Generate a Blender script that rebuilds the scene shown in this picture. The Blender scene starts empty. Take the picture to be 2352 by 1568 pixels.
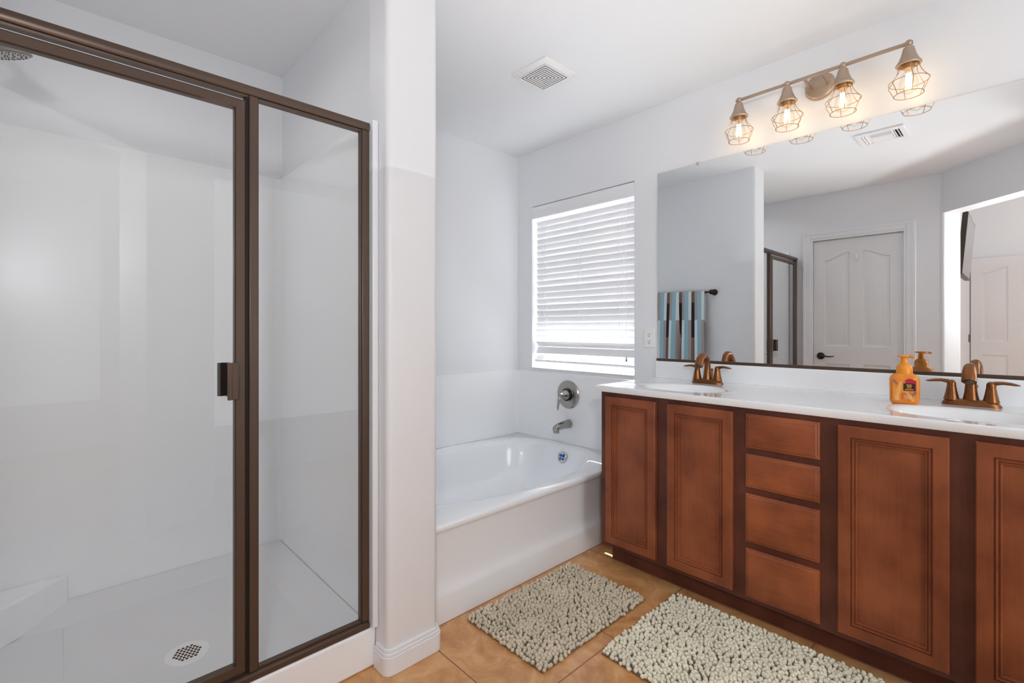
import bpy, math, random
from mathutils import Vector, Matrix
import numpy as np
random.seed(7)
C = bpy.context.scene.collection
PI = math.pi

# ------------------------------------------------------------------ camera, light, exposure
F_PX, EYE, YAW = 1105.0, 1.155, math.atan2(.6858, .7278)
cam_data = bpy.data.cameras.new('camera')
cam_data.sensor_width = 36.0
cam_data.lens = 36.0 * F_PX / 2352.0
cam_data.shift_y = -29.0 / 2352.0
cam_data.clip_start = 0.02
cam = bpy.data.objects.new('camera', cam_data)
cam.location = (0, 0, EYE)
cam.rotation_euler = (PI / 2, 0, -YAW)
C.objects.link(cam)
sc = bpy.context.scene
sc.camera = cam

world = bpy.data.worlds.new('sky')
sc.world = world
world.use_nodes = True
bg = world.node_tree.nodes['Background']
bg.inputs[0].default_value = (0.97, 0.985, 1.0, 1)
bg.inputs[1].default_value = .75

def light(name, kind, loc, aim, energy, color, **kw):
    d = bpy.data.lights.new(name, kind)
    d.energy = energy
    d.color = color
    for k, v in kw.items():
        setattr(d, k, v)
    o = bpy.data.objects.new(name, d)
    o.location = loc
    if aim is not None:
        o.rotation_euler = Vector(aim).to_track_quat('-Z', 'Y').to_euler()
    C.objects.link(o)
    return o

light('sun', 'SUN', (4, 2.5, 4), (-0.48, -0.20, -0.95), 32.0, (1, .98, .95), angle=math.radians(0.6))
# unseen fill lamps added: one in the entry, two bounced off the ceiling
light('fill_doorway', 'AREA', (-.34, -.42, 1.62), (.72, .69, .0), 10.8, (.95, .97, 1), shape='DISK', size=.2)
light('bounce_fill', 'AREA', (1.30, .85, 1.70), (0, 0, 1), 3.0, (.955, .975, 1), shape='RECTANGLE', size=2.0, size_y=1.5, spread=math.radians(115))
light('end_bounce_fill', 'AREA', (1.62, -.62, 1.75), (0, -.12, 1), 1.2, (.955, .975, 1), shape='RECTANGLE', size=1.5, size_y=.9)
# added fill disc under the shower ceiling, out of view, no fixture built
light('shower_fill', 'AREA', (.22, 1.95, 2.43), (0, 0, -1), 1.15, (1, .995, .985), shape='DISK', size=.4, spread=math.radians(150))
# added up-light bounced off the bedroom ceiling, standing in for daylight there
light('bedroom_bounce_fill', 'AREA', (-1.3, -1.6, 1.9), (0, 0, 1), 28, (.97, .985, 1), shape='RECTANGLE', size=3.0, size_y=2.2)
# daylight arriving at the pane beside the tub
light('daylight_tub_window', 'AREA', (2.66, 2.02, 1.46), (-1, 0, -.12), 18, (.985, .99, 1), shape='RECTANGLE', size=.8, size_y=1.1)

vs = sc.view_settings
sc.display_settings.display_device = 'sRGB'
vs.view_transform = 'Standard'
vs.look = 'None'
vs.gamma = 1.0
vs.use_curve_mapping = False
vs.exposure = 0.53
try:
    sc.cycles.diffuse_bounces = 8
    sc.cycles.glossy_bounces = 8
    sc.cycles.transparent_max_bounces = 16
    sc.cycles.max_bounces = 16
    sc.cycles.caustics_reflective = False
    sc.cycles.caustics_refractive = False
    sc.cycles.sample_clamp_indirect = 6.0
except Exception:
    pass

# ------------------------------------------------------------------ materials
def srgb(r, g, b):
    def f(c):
        c /= 255.0
        return c / 12.92 if c <= .04045 else ((c + .055) / 1.055) ** 2.4
    return (f(r), f(g), f(b), 1)

def mat(name, color, rough=.5, metal=0.0, bump=0.0, bump_scale=200, vary=0.0, vary_scale=8, coat=0.0, spec=None, stretch=None):
    m = bpy.data.materials.new(name)
    m.use_nodes = True
    nt = m.node_tree
    p = nt.nodes['Principled BSDF']
    p.inputs['Base Color'].default_value = color
    p.inputs['Roughness'].default_value = rough
    p.inputs['Metallic'].default_value = metal
    if coat:
        p.inputs['Coat Weight'].default_value = coat
        p.inputs['Coat Roughness'].default_value = .08
    if spec is not None:
        p.inputs['Specular IOR Level'].default_value = spec
    tc = nt.nodes.new('ShaderNodeTexCoord')
    src = tc.outputs['Object']
    if stretch:
        mp = nt.nodes.new('ShaderNodeMapping')
        mp.inputs['Scale'].default_value = stretch
        nt.links.new(src, mp.inputs[0])
        src = mp.outputs[0]
    if vary:
        n = nt.nodes.new('ShaderNodeTexNoise')
        n.inputs['Scale'].default_value = vary_scale
        n.inputs['Detail'].default_value = 5
        nt.links.new(src, n.inputs['Vector'])
        r = nt.nodes.new('ShaderNodeValToRGB')
        r.color_ramp.elements[0].position = .3
        r.color_ramp.elements[1].position = .7
        r.color_ramp.elements[0].color = (*[c * (1 - vary) for c in color[:3]], 1)
        r.color_ramp.elements[1].color = (*[min(1, c * (1 + vary)) for c in color[:3]], 1)
        nt.links.new(n.outputs[0], r.inputs[0])
        nt.links.new(r.outputs[0], p.inputs['Base Color'])
    if bump:
        n2 = nt.nodes.new('ShaderNodeTexNoise')
        n2.inputs['Scale'].default_value = bump_scale
        n2.inputs['Detail'].default_value = 3
        nt.links.new(src, n2.inputs['Vector'])
        b = nt.nodes.new('ShaderNodeBump')
        b.inputs['Strength'].default_value = bump
        b.inputs['Distance'].default_value = .002
        nt.links.new(n2.outputs[0], b.inputs['Height'])
        nt.links.new(b.outputs[0], p.inputs['Normal'])
    return m

def glass_mat(name, tint=(1, 1, 1, 1), f0=.04, rough=0.0):
    """clear sheet glass: see-through, with reflection growing towards grazing angles (Schlick)"""
    m = bpy.data.materials.new(name)
    m.use_nodes = True
    nt = m.node_tree
    nt.nodes.clear()
    out = nt.nodes.new('ShaderNodeOutputMaterial')
    mix = nt.nodes.new('ShaderNodeMixShader')
    lw = nt.nodes.new('ShaderNodeLayerWeight')
    lw.inputs[0].default_value = .5
    pw = nt.nodes.new('ShaderNodeMath'); pw.operation = 'POWER'; pw.inputs[1].default_value = 5
    ma = nt.nodes.new('ShaderNodeMath'); ma.operation = 'MULTIPLY_ADD'
    ma.inputs[1].default_value = 1 - f0; ma.inputs[2].default_value = f0
    nt.links.new(lw.outputs['Facing'], pw.inputs[0])
    nt.links.new(pw.outputs[0], ma.inputs[0])
    t = nt.nodes.new('ShaderNodeBsdfTransparent')
    t.inputs[0].default_value = tint
    g = nt.nodes.new('ShaderNodeBsdfGlossy')
    g.inputs['Roughness'].default_value = rough
    nt.links.new(ma.outputs[0], mix.inputs[0])
    nt.links.new(t.outputs[0], mix.inputs[1])
    nt.links.new(g.outputs[0], mix.inputs[2])
    nt.links.new(mix.outputs[0], out.inputs[0])
    return m

def emit_mat(name, color, strength):
    m = bpy.data.materials.new(name)
    m.use_nodes = True
    nt = m.node_tree
    nt.nodes.clear()
    out = nt.nodes.new('ShaderNodeOutputMaterial')
    e = nt.nodes.new('ShaderNodeEmission')
    e.inputs[0].default_value = color
    e.inputs[1].default_value = strength
    nt.links.new(e.outputs[0], out.inputs[0])
    return m

def wood_mat(name, dark, light_, rough=.34, axis='z'):
    m = bpy.data.materials.new(name)
    m.use_nodes = True
    nt = m.node_tree
    p = nt.nodes['Principled BSDF']
    p.inputs['Roughness'].default_value = rough
    p.inputs['Specular IOR Level'].default_value = .4
    tc = nt.nodes.new('ShaderNodeTexCoord')
    mp = nt.nodes.new('ShaderNodeMapping')
    mp.inputs['Scale'].default_value = (60, 60, 3) if axis == 'z' else (60, 3, 60)
    nt.links.new(tc.outputs['Object'], mp.inputs[0])
    fine = nt.nodes.new('ShaderNodeTexNoise')
    fine.inputs['Scale'].default_value = 2.2
    fine.inputs['Detail'].default_value = 6
    nt.links.new(mp.outputs[0], fine.inputs['Vector'])
    blot = nt.nodes.new('ShaderNodeTexNoise')
    blot.inputs['Scale'].default_value = 6.5
    blot.inputs['Detail'].default_value = 3
    nt.links.new(tc.outputs['Object'], blot.inputs['Vector'])
    mx = nt.nodes.new('ShaderNodeMix')
    mx.data_type = 'FLOAT'
    mx.inputs[0].default_value = .82
    nt.links.new(fine.outputs[0], mx.inputs[2])
    nt.links.new(blot.outputs[0], mx.inputs[3])
    r = nt.nodes.new('ShaderNodeValToRGB')
    r.color_ramp.elements[0].position = .34
    r.color_ramp.elements[1].position = .64
    r.color_ramp.elements[0].color = dark
    r.color_ramp.elements[1].color = light_
    nt.links.new(mx.outputs[0], r.inputs[0])
    nt.links.new(r.outputs[0], p.inputs['Base Color'])
    return m

def tile_mat():
    m = bpy.data.materials.new('tan_ceramic_tile')
    m.use_nodes = True
    nt = m.node_tree
    p = nt.nodes['Principled BSDF']
    tc = nt.nodes.new('ShaderNodeTexCoord')
    mp = nt.nodes.new('ShaderNodeMapping')
    mp.inputs['Location'].default_value = (-.993 + .516 * 10, -1.039 + .516 * 10, 0)
    nt.links.new(tc.outputs['Object'], mp.inputs[0])
    br = nt.nodes.new('ShaderNodeTexBrick')
    br.offset = 0.0
    br.squash = 1.0
    br.inputs['Scale'].default_value = 1.0
    br.inputs['Brick Width'].default_value = .516
    br.inputs['Row Height'].default_value = .516
    br.inputs['Mortar Size'].default_value = .0032
    br.inputs['Mortar Smooth'].default_value = .3
    nt.links.new(mp.outputs[0], br.inputs['Vector'])
    n1 = nt.nodes.new('ShaderNodeTexNoise')
    n1.inputs['Scale'].default_value = 7
    n1.inputs['Detail'].default_value = 9
    n1.inputs['Roughness'].default_value = .62
    n1.inputs['Distortion'].default_value = 1.2
    nt.links.new(tc.outputs['Object'], n1.inputs['Vector'])
    r = nt.nodes.new('ShaderNodeValToRGB')
    e = r.color_ramp.elements
    e[0].position = .33
    e[0].color = srgb(184, 130, 80)
    e[1].position = .68
    e[1].color = srgb(224, 177, 126)
    mid = e.new(.5)
    mid.color = srgb(207, 153, 99)
    nt.links.new(n1.outputs[0], r.inputs[0])
    mx = nt.nodes.new('ShaderNodeMix')
    mx.data_type = 'RGBA'
    nt.links.new(br.outputs['Fac'], mx.inputs[0])
    nt.links.new(r.outputs[0], mx.inputs[6])
    mx.inputs[7].default_value = srgb(148, 98, 66)
    nt.links.new(mx.outputs[2], p.inputs['Base Color'])
    p.inputs['Roughness'].default_value = .3
    b = nt.nodes.new('ShaderNodeBump')
    b.invert = True
    b.inputs['Strength'].default_value = .35
    b.inputs['Distance'].default_value = .002
    nt.links.new(br.outputs['Fac'], b.inputs['Height'])
    nt.links.new(b.outputs[0], p.inputs['Normal'])
    return m

M = {}
M['wall'] = mat('white_wall_paint', srgb(231, 233, 236), .45, bump=.12, bump_scale=90)
M['ceiling'] = mat('white_ceiling_paint', srgb(235, 237, 239), .5, bump=.10, bump_scale=110)
M['trim'] = mat('white_gloss_trim', srgb(233, 236, 240), .3)
M['door'] = mat('white_door_paint', srgb(230, 231, 232), .35)
M['tile'] = tile_mat()
M['acrylic'] = mat('white_acrylic', srgb(241, 244, 247), .10, coat=.3)
M['pan'] = mat('textured_white_pan', srgb(224, 225, 227), .35)
M['panel'] = mat('white_surround_panel', srgb(241, 243, 245), .26)
M['marble'] = mat('white_cultured_marble', srgb(240, 242, 244), .07, coat=.4)
M['bronze'] = mat('brown_anodised_frame', srgb(92, 76, 66), .36, metal=.55, vary=.06, vary_scale=3)
M['bronze_dark'] = mat('dark_bronze', srgb(54, 42, 34), .35, metal=.6)
M['gap_black'] = mat('black_gap_strip', srgb(24, 18, 17), .6)
M['copper'] = mat('antique_bronze', srgb(132, 86, 52), .30, metal=.9, vary=.15, vary_scale=25)
M['nickel'] = mat('brushed_nickel', srgb(170, 167, 163), .24, metal=1.0, vary=.05, vary_scale=60)
M['nickel_dark'] = mat('satin_nickel', srgb(124, 120, 114), .42, metal=.55)
M['chrome'] = mat('chrome', srgb(205, 206, 208), .1, metal=1.0)
M['wood'] = wood_mat('cherry_stained_wood', srgb(116, 60, 37), srgb(152, 86, 54))
M['wood_h'] = wood_mat('cherry_stained_wood_across', srgb(116, 60, 36), srgb(160, 90, 55), axis='y')
M['wood_frame'] = wood_mat('dark_cherry_frame', srgb(76, 41, 32), srgb(106, 60, 46))
M['mirror'] = mat('silvered_mirror', (.93, .94, .94, 1), 0.0, metal=1.0)
M['glass'] = glass_mat('clear_shower_glass', (.985, .988, .987, 1), .035)
M['pane'] = glass_mat('window_glass', (.97, .98, .98, 1))
M['bulb'] = glass_mat('bulb_glass', (1, .97, .92, 1), .025)
M['filament'] = emit_mat('glowing_filament', (1, .76, .45, 1), 13)
M['champagne'] = mat('champagne_metal', srgb(176, 156, 138), .38, metal=.55)
M['cage'] = mat('champagne_wire', srgb(172, 136, 100), .35, metal=.6)
M['white_plastic'] = mat('white_plastic', srgb(238, 238, 238), .35)
M['slot'] = mat('dark_opening', srgb(40, 33, 30), .9, spec=.1)
M['blind'] = mat('white_blind_slat', srgb(236, 237, 239), .4)
M['blue'] = mat('blue_cap', srgb(40, 110, 190), .35)
M['seam'] = mat('pale_grey_caulk', srgb(205, 205, 204), .5)

# ------------------------------------------------------------------ mesh builder
class MB:
    def __init__(self):
        self.v, self.f, self.mi = [], [], []
        self.cur = 0
    def add(self, verts, faces):
        o = len(self.v)
        self.v += [tuple(p) for p in verts]
        self.f += [tuple(i + o for i in f) for f in faces]
        self.mi += [self.cur] * len(faces)
        return self
    def box(self, x0, x1, y0, y1, z0, z1):
        vs_ = [(x, y, z) for z in (z0, z1) for y in (y0, y1) for x in (x0, x1)]
        return self.add(vs_, [(0, 2, 3, 1), (4, 5, 7, 6), (0, 1, 5, 4), (2, 6, 7, 3), (0, 4, 6, 2), (1, 3, 7, 5)])
    def obox(self, c, ax, ay, az, sx, sy, sz):
        c = Vector(c); ax = Vector(ax).normalized(); ay = Vector(ay).normalized(); az = Vector(az).normalized()
        vs_ = [c + ax * sx * i / 2 + ay * sy * j / 2 + az * sz * k / 2 for k in (-1, 1) for j in (-1, 1) for i in (-1, 1)]
        return self.add(vs_, [(0, 2, 3, 1), (4, 5, 7, 6), (0, 1, 5, 4), (2, 6, 7, 3), (0, 4, 6, 2), (1, 3, 7, 5)])
    def prism(self, poly, z0, z1):
        n = len(poly)
        a = sum(poly[i][0] * poly[(i + 1) % n][1] - poly[(i + 1) % n][0] * poly[i][1] for i in range(n))
        if a < 0:
            poly = poly[::-1]
        vs_ = [(x, y, z0) for x, y in poly] + [(x, y, z1) for x, y in poly]
        fs = [tuple(range(n - 1, -1, -1)), tuple(range(n, 2 * n))]
        fs += [(i, (i + 1) % n, n + (i + 1) % n, n + i) for i in range(n)]
        return self.add(vs_, fs)
    def loops(self, rings, cap0=True, cap1=True, closed=True):
        n = len(rings[0])
        vs_ = [p for r in rings for p in r]
        fs = []
        for i in range(len(rings) - 1):
            for j in range(n if closed else n - 1):
                k = (j + 1) % n
                fs.append((i * n + j, i * n + k, (i + 1) * n + k, (i + 1) * n + j))
        if cap0:
            fs.append(tuple(range(n - 1, -1, -1)))
        if cap1:
            fs.append(tuple((len(rings) - 1) * n + j for j in range(n)))
        return self.add(vs_, fs)
    def lathe(self, origin, axis, profile, seg=32, cap0=True, cap1=True):
        """profile: (distance along axis, radius)"""
        o = Vector(origin); a = Vector(axis).normalized()
        t = Vector((1, 0, 0)) if abs(a.x) < .9 else Vector((0, 1, 0))
        u = a.cross(t).normalized(); w = a.cross(u)
        rings = [[o + a * d + (u * math.cos(2 * PI * k / seg) + w * math.sin(2 * PI * k / seg)) * max(r, 1e-5) for k in range(seg)] for d, r in profile]
        return self.loops(rings, cap0, cap1)
    def tube(self, pts, rad, seg=10, closed=False, flat=None, up=None):
        """swept tube; rad number or list; flat = (scale across, scale along up)"""
        P = [Vector(p) for p in pts]
        n = len(P)
        R = rad if isinstance(rad, (list, tuple)) else [rad] * n
        rings = []
        prev = None
        for i in range(n):
            if closed:
                d = (P[(i + 1) % n] - P[i - 1]).normalized()
            else:
                d = (P[min(i + 1, n - 1)] - P[max(i - 1, 0)]).normalized()
            if prev is None:
                ref = Vector(up) if up else (Vector((0, 0, 1)) if abs(d.z) < .9 else Vector((1, 0, 0)))
                u = (ref - d * ref.dot(d)).normalized()
            else:
                u = (prev - d * prev.dot(d)).normalized()
            prev = u
            w = d.cross(u)
            fu, fw = flat[i] if isinstance(flat, list) else (flat or (1, 1))
            rings.append([P[i] + (u * math.cos(2 * PI * k / seg) * fu + w * math.sin(2 * PI * k / seg) * fw) * R[i] for k in range(seg)])
        if closed:
            rings.append(rings[0])
            return self.loops(rings, False, False)
        return self.loops(rings)
    def ball(self, c, r, seg=20, rings=12, sc_=(1, 1, 1)):
        rr = []
        for i in range(rings + 1):
            t = PI * i / rings
            rr.append([(c[0] + sc_[0] * r * math.sin(t) * math.cos(2 * PI * k / seg) + 1e-6 * math.cos(2 * PI * k / seg), c[1] + sc_[1] * r * math.sin(t) * math.sin(2 * PI * k / seg) + 1e-6 * math.sin(2 * PI * k / seg), c[2] - sc_[2] * r * math.cos(t)) for k in range(seg)])
        return self.loops(rr)
    def build(self, name, m, parent=None, bevel=0.0, segs=2, smooth=35, loc=None):
        me = bpy.data.meshes.new(name)
        vv = self.v
        if loc is not None:
            L = Vector(loc)
            vv = [tuple(Vector(p) - L) for p in vv]
        me.from_pydata(vv, [], self.f)
        mats = m if isinstance(m, (list, tuple)) else [m]
        for k in mats:
            me.materials.append(k)
        if len(mats) > 1:
            me.polygons.foreach_set('material_index', self.mi)
        me.update()
        if smooth:
            me.polygons.foreach_set('use_smooth', [True] * len(me.polygons))
            me.set_sharp_from_angle(angle=math.radians(smooth))
        o = bpy.data.objects.new(name, me)
        if loc is not None:
            o.location = loc
        C.objects.link(o)
        if parent is not None:
            o.parent = parent
            if loc is None and parent.type == 'EMPTY':
                o.matrix_parent_inverse = Matrix.Translation(parent.location).inverted()
        if bevel:
            b = o.modifiers.new('bevel', 'BEVEL')
            b.width = bevel
            b.segments = segs
            b.limit_method = 'ANGLE'
            b.angle_limit = math.radians(40)
            b.harden_normals = False
        return o

def thing(name, label, cat, loc, group=None):
    o = bpy.data.objects.new(name, None)
    o.location = loc
    o.empty_display_size = .05
    C.objects.link(o)
    return tag(o, label, cat, group)
def tag(o, label, cat, group=None):
    o['label'] = label
    o['category'] = cat
    if group:
        o['group'] = group
    return o
def struct(o):
    o['kind'] = 'structure'
    return o

def rect_rings(mb, plane, a0, a1, b0, b1, prof):
    """nested rectangular rings: prof = [(inset, height)], plane maps (a,b,h)->xyz; capped at the end"""
    rings = []
    for ins, h in prof:
        rings.append([plane(a0 + ins, b0 + ins, h), plane(a1 - ins, b0 + ins, h), plane(a1 - ins, b1 - ins, h), plane(a0 + ins, b1 - ins, h)])
    mb.loops(rings, True, True)

XV, YB, XL, ZC = 2.51, 2.60, -.31, 2.44       # vanity wall, back wall, left wall, ceiling
H45 = math.sqrt(.5)

# ------------------------------------------------------------------ the setting
struct(MB().prism([(-3.62, -3.32), (.69, -3.32), (.69, -1.32), (2.68, -1.32), (2.68, 2.74), (-.45, 2.74), (-.45, .6), (-3.62, .6)], -.08, 0).build('floor', M['tile'], smooth=0))
struct(MB().prism([(-.43, .36), (-.43, 2.75), (2.72, 2.75), (2.72, -1.35), (.68, -1.35), (.68, -.74)], ZC, ZC + .1).build('ceiling', M['ceiling'], smooth=0))
struct(MB().box(-3.6, .68, -3.3, .46, 2.78, 2.86).build('ceiling_bedroom', M['ceiling'], smooth=0))
struct(MB().box(-.43, 2.63, YB, YB + .12, 0, ZC).build('wall_back', M['wall'], smooth=0))
# vanity wall with the window opening
WY0, WY1, WZ0, WZ1 = 1.595, 2.451, .873, 2.043
w = MB()
w.box(XV, XV + .15, -1.3, WY0, 0, ZC); w.box(XV, XV + .15, WY1, YB, 0, ZC)
w.box(XV, XV + .15, WY0, WY1, 0, WZ0); w.box(XV, XV + .15, WY0, WY1, WZ1, ZC)
struct(w.build('wall_right', M['wall'], smooth=0))
# left wall with the closet door opening
DY0, DY1, DZ = .705, 1.393, 2.0
w = MB()
w.box(XL - .12, XL, .47, DY0, 0, ZC); w.box(XL - .12, XL, DY1, YB, 0, ZC); w.box(XL - .12, XL, DY0, DY1, DZ, ZC)
w.box(XL - .14, XL - .12, DY0, DY1, 0, DZ)
struct(w.build('wall_left', M['wall'], smooth=0))
# partition between shower and tub, bullnosed end
def rounded(poly, radii, n=8):
    out = []
    N = len(poly)
    for i, (p, r) in enumerate(zip(poly, radii)):
        p = Vector(p).to_2d(); a = Vector(poly[i - 1]).to_2d(); b = Vector(poly[(i + 1) % N]).to_2d()
        if r <= 0:
            out.append(tuple(p)); continue
        d1 = (a - p).normalized(); d2 = (b - p).normalized()
        h = d1.angle(d2) / 2
        t = r / math.tan(h)
        c = p + (d1 + d2).normalized() * (r / math.sin(h))
        s = p + d1 * t - c; e = p + d2 * t - c
        a0 = math.atan2(s.y, s.x); a1 = math.atan2(e.y, e.x)
        da = (a1 - a0 + PI) % (2 * PI) - PI
        for k in range(n + 1):
            an = a0 + da * k / n
            out.append((c.x + r * math.cos(an), c.y + r * math.sin(an)))
    return out
PX0, PX1, PY = .797, 1.0, 1.45
pp = rounded([(PX0, PY), (PX1, PY), (PX1, YB), (.833, YB), (.833, 1.575), (PX0, 1.575)], [.022, .022, 0, 0, 0, 0])
struct(MB().prism(pp, 0, ZC).build('wall_partition', M['wall']))
# baseboard round the partition end, moulded top
bb = MB()
for z0, z1, t in ((0, .062, .014), (.062, .072, .0115), (.072, .083, .007)):
    bb.prism(rounded([(PX0 - t, PY - t), (PX1 + t, PY - t), (PX1 + t, 1.552), (PX0 - t, 1.522)], [.03, .03, 0, 0]), z0, z1)
struct(bb.build('baseboard_partition', M['trim'], bevel=.002, segs=2))
# diagonal entry wall: short jamb stub, header, long side
def dg(s, t):            # s along the wall from the kink, t into the bedroom
    return (XL + H45 * s - H45 * t, .47 - H45 * s - H45 * t)
w = MB()
w.prism([(XL, .47)] + rounded([dg(-.02, 0), dg(.03, 0), dg(.03, .15), dg(-.12, .15)], [0, .02, .02, 0]) + [(-.43, .47)], 0, ZC)
w.prism([dg(.03, 0), dg(.93, 0), dg(.93, .15), dg(.03, .15)], 2.11, 2.78)
w.prism([dg(.93, 0), dg(1.5, 0), dg(1.5, .15), dg(.93, .15)], 0, 2.78)
struct(w.build('wall_entry', M['wall']))
# end wall behind the camera's right, unseen opening added for sky light
w = MB()
SX0, SX1, SZ0, SZ1 = .78, 2.46, .4, 2.32
w.box(.63, SX0, -1.3, -1.18, 0, ZC); w.box(SX1, XV, -1.3, -1.18, 0, ZC)
w.box(SX0, SX1, -1.3, -1.18, 0, SZ0); w.box(SX0, SX1, -1.3, -1.18, SZ1, ZC)
w.box(.63, .75, -1.18, -.60, 0, ZC)
struct(w.build('wall_end', M['wall'], smooth=0))
# bedroom walls
struct(MB().box(-3.6, -.43, .46, .58, 0, 2.86).build('wall_bedroom_side', M['wall'], smooth=0))
struct(MB().box(-3.6, -3.48, -3.3, .46, 0, 2.86).build('wall_bedroom_far', M['wall'], smooth=0))
w = MB()
w.box(-3.48, -3.0, -3.3, -3.18, 0, 2.78); w.box(.3, .68, -3.3, -3.18, 0, 2.78)
w.box(-3.0, .3, -3.3, -3.18, 0, .45); w.box(-3.0, .3, -3.3, -3.18, 2.5, 2.78)  # unseen opening added so sky light reaches the bedroom
struct(w.build('wall_bedroom_open_side', M['wall'], smooth=0))
struct(MB().box(.56, .68, -3.18, -1.3, 0, 2.78).build('wall_bedroom_near', M['wall'], smooth=0))

# panelled doors ---------------------------------------------------
def arch_panel(mb, plane, a0, a1, b0, b1, flip, prof, arch):
    """raised panel whose top edge swoops up towards one side; prof = [(inset, height)]"""
    rings = []
    n = 12
    for ins, h in prof:
        r = [(a0 + ins, b0 + ins), (a1 - ins, b0 + ins)]
        for k in range(n + 1):
            t = k / n
            a = (a1 - ins) + (a0 - a1 + 2 * ins) * t
            s = t if flip else 1 - t
            sm = s * s * (3 - 2 * s)
            r.append((a, b1 - ins - arch * (1 - sm)))
        rings.append([plane(a, b, h) for a, b in r])
    mb.loops(rings, False, True)

def panel_door(name, plane, width, height, parent, mdoor):
    """two arched upper panels over two square lower ones"""
    mb = MB()
    t = .035
    st = width * .135
    mw = width * .15
    pw = (width - 2 * st - mw) / 2
    cols = [(st, st + pw), (st + pw + mw, width - st)]
    rows = [(.22, .82), (.985, height - .125)]
    # face as a grid with holes for panels
    xs = [0, cols[0][0], cols[0][1], cols[1][0], cols[1][1], width]
    zs = [0, rows[0][0], rows[0][1], rows[1][0], rows[1][1], height]
    for i in range(5):
        for j in range(5):
            if i in (1, 3) and j in (1, 3):
                continue
            mb.add([plane(xs[i], zs[j], 0), plane(xs[i + 1], zs[j], 0), plane(xs[i + 1], zs[j + 1], 0), plane(xs[i], zs[j + 1], 0)], [(0, 1, 2, 3)])
    prof = [(0, 0), (.006, -.009), (.018, -.011), (.045, -.003), (.05, -.002)]
    for ci, (c0, c1) in enumerate(cols):
        rings = [[plane(c0 + q, rows[0][0] + q, h), plane(c1 - q, rows[0][0] + q, h), plane(c1 - q, rows[0][1] - q, h), plane(c0 + q, rows[0][1] - q, h)] for q, h in prof]
        mb.loops(rings, False, True)
        # arched one: filler between square hole and arch
        arch = .065
        arch_panel(mb, plane, c0, c1, rows[1][0], rows[1][1], ci == 1, prof, arch)
        n = 12
        pts = []
        for k in range(n + 1):
            tt = k / n
            a = c1 + (c0 - c1) * tt
            s = tt if ci == 1 else 1 - tt
            sm = s * s * (3 - 2 * s)
            pts.append((a, rows[1][1] - arch * (1 - sm)))
        for k in range(n):
            (a, b), (a2, b2) = pts[k], pts[k + 1]
            mb.add([plane(a, b, 0), plane(a, rows[1][1], 0), plane(a2, rows[1][1], 0), plane(a2, b2, 0)], [(0, 1, 2, 3)])
    # back and edges
    q = [plane(0, 0, 0), plane(width, 0, 0), plane(width, height, 0), plane(0, height, 0)]
    r = [plane(0, 0, -t), plane(width, 0, -t), plane(width, height, -t), plane(0, height, -t)]
    mb.loops([q, r], False, True)
    return mb.build(name, mdoor, parent, smooth=30)

# closet door in the left wall (seen in the mirror)
pl = lambda a, b, h: (XL - .018 + h, DY1 - .003 - a, .008 + b)
d1 = panel_door('door_1', pl, DY1 - DY0 - .006, DZ - .012, None, M['door'])
struct(d1)
cs = MB()
for t, o0, o1 in ((.012, 0, .086), (.017, .02, .07), (.021, .058, .082)):
    y0, y1 = DY0 - o1, DY1 + o1
    i0, i1 = DY0 - o0, DY1 + o0
    cs.box(XL - .002, XL + t, y0, i0, 0, DZ + o1); cs.box(XL - .002, XL + t, i1, y1, 0, DZ + o1); cs.box(XL - .002, XL + t, i0, i1, DZ + o0, DZ + o1)
cs.build('casing', M['trim'], d1, bevel=.003)
lv = MB()
ly, lz = 1.331, .896
lv.lathe((XL - .018, ly, lz), (1, 0, 0), [(0, .033), (.006, .033), (.012, .028), (.014, .012), (.045, .012), (.05, .010)], 28)
lv.tube([(XL + .024, ly, lz), (XL + .03, ly - .03, lz + .002), (XL + .03, ly - .07, lz - .004), (XL + .026, ly - .105, lz - .001), (XL + .022, ly - .118, lz + .003)], [.009, .008, .0065, .005, .003], 12)
lv.build('lever_handle', M['bronze_dark'], d1)
hk = MB()
hk.box(XL - .018, XL - .013, 1.034, 1.058, 1.80, 1.85)
hk.tube([(XL - .014, 1.046, 1.845), (XL - .004, 1.046, 1.80), (XL + .012, 1.046, 1.785), (XL + .018, 1.046, 1.80)], .006, 8)
hk.build('coat_hook', M['white_plastic'], d1, bevel=.001)

# bedroom door on the far wall, seen through the entry in the mirror
pl2 = lambda a, b, h: (-3.42 + h, .452 - a, .01 + b)
d2 = panel_door('door_2', pl2, .78, 2.03, None, M['door'])
struct(d2)
MB().box(-3.32, -3.22, .454, .458, .99, 1.085).build('hinge', M['bronze_dark'], d2, bevel=.001)

# ------------------------------------------------------------------ window by the tub
win = MB()
fx0, fx1 = 2.60, 2.645
t = .045
win.box(fx0, fx1, WY0, WY0 + t, WZ0, WZ1); win.box(fx0, fx1, WY1 - t, WY1, WZ0, WZ1)
win.box(fx0, fx1, WY0 + t, WY1 - t, WZ0, WZ0 + t - .02); win.box(fx0, fx1, WY0 + t, WY1 - t, WZ1 - t, WZ1)
win.box(fx0 + .008, fx1 - .006, (WY0 + WY1) / 2 - .02, (WY0 + WY1) / 2 + .02, WZ0 + t - .02, WZ1 - t)
win = struct(win.build('window_1', M['trim'], bevel=.003))
MB().box(2.618, 2.624, WY0 + t, WY1 - t, WZ0 + t - .02, WZ1 - t).build('pane', M['pane'], win, smooth=0)
MB().box(XV - .012, fx0, WY0 + .001, WY1 - .001, WZ0 - .001, WZ0 + .004).build('window_sill', M['panel'], win, bevel=.002)

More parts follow.
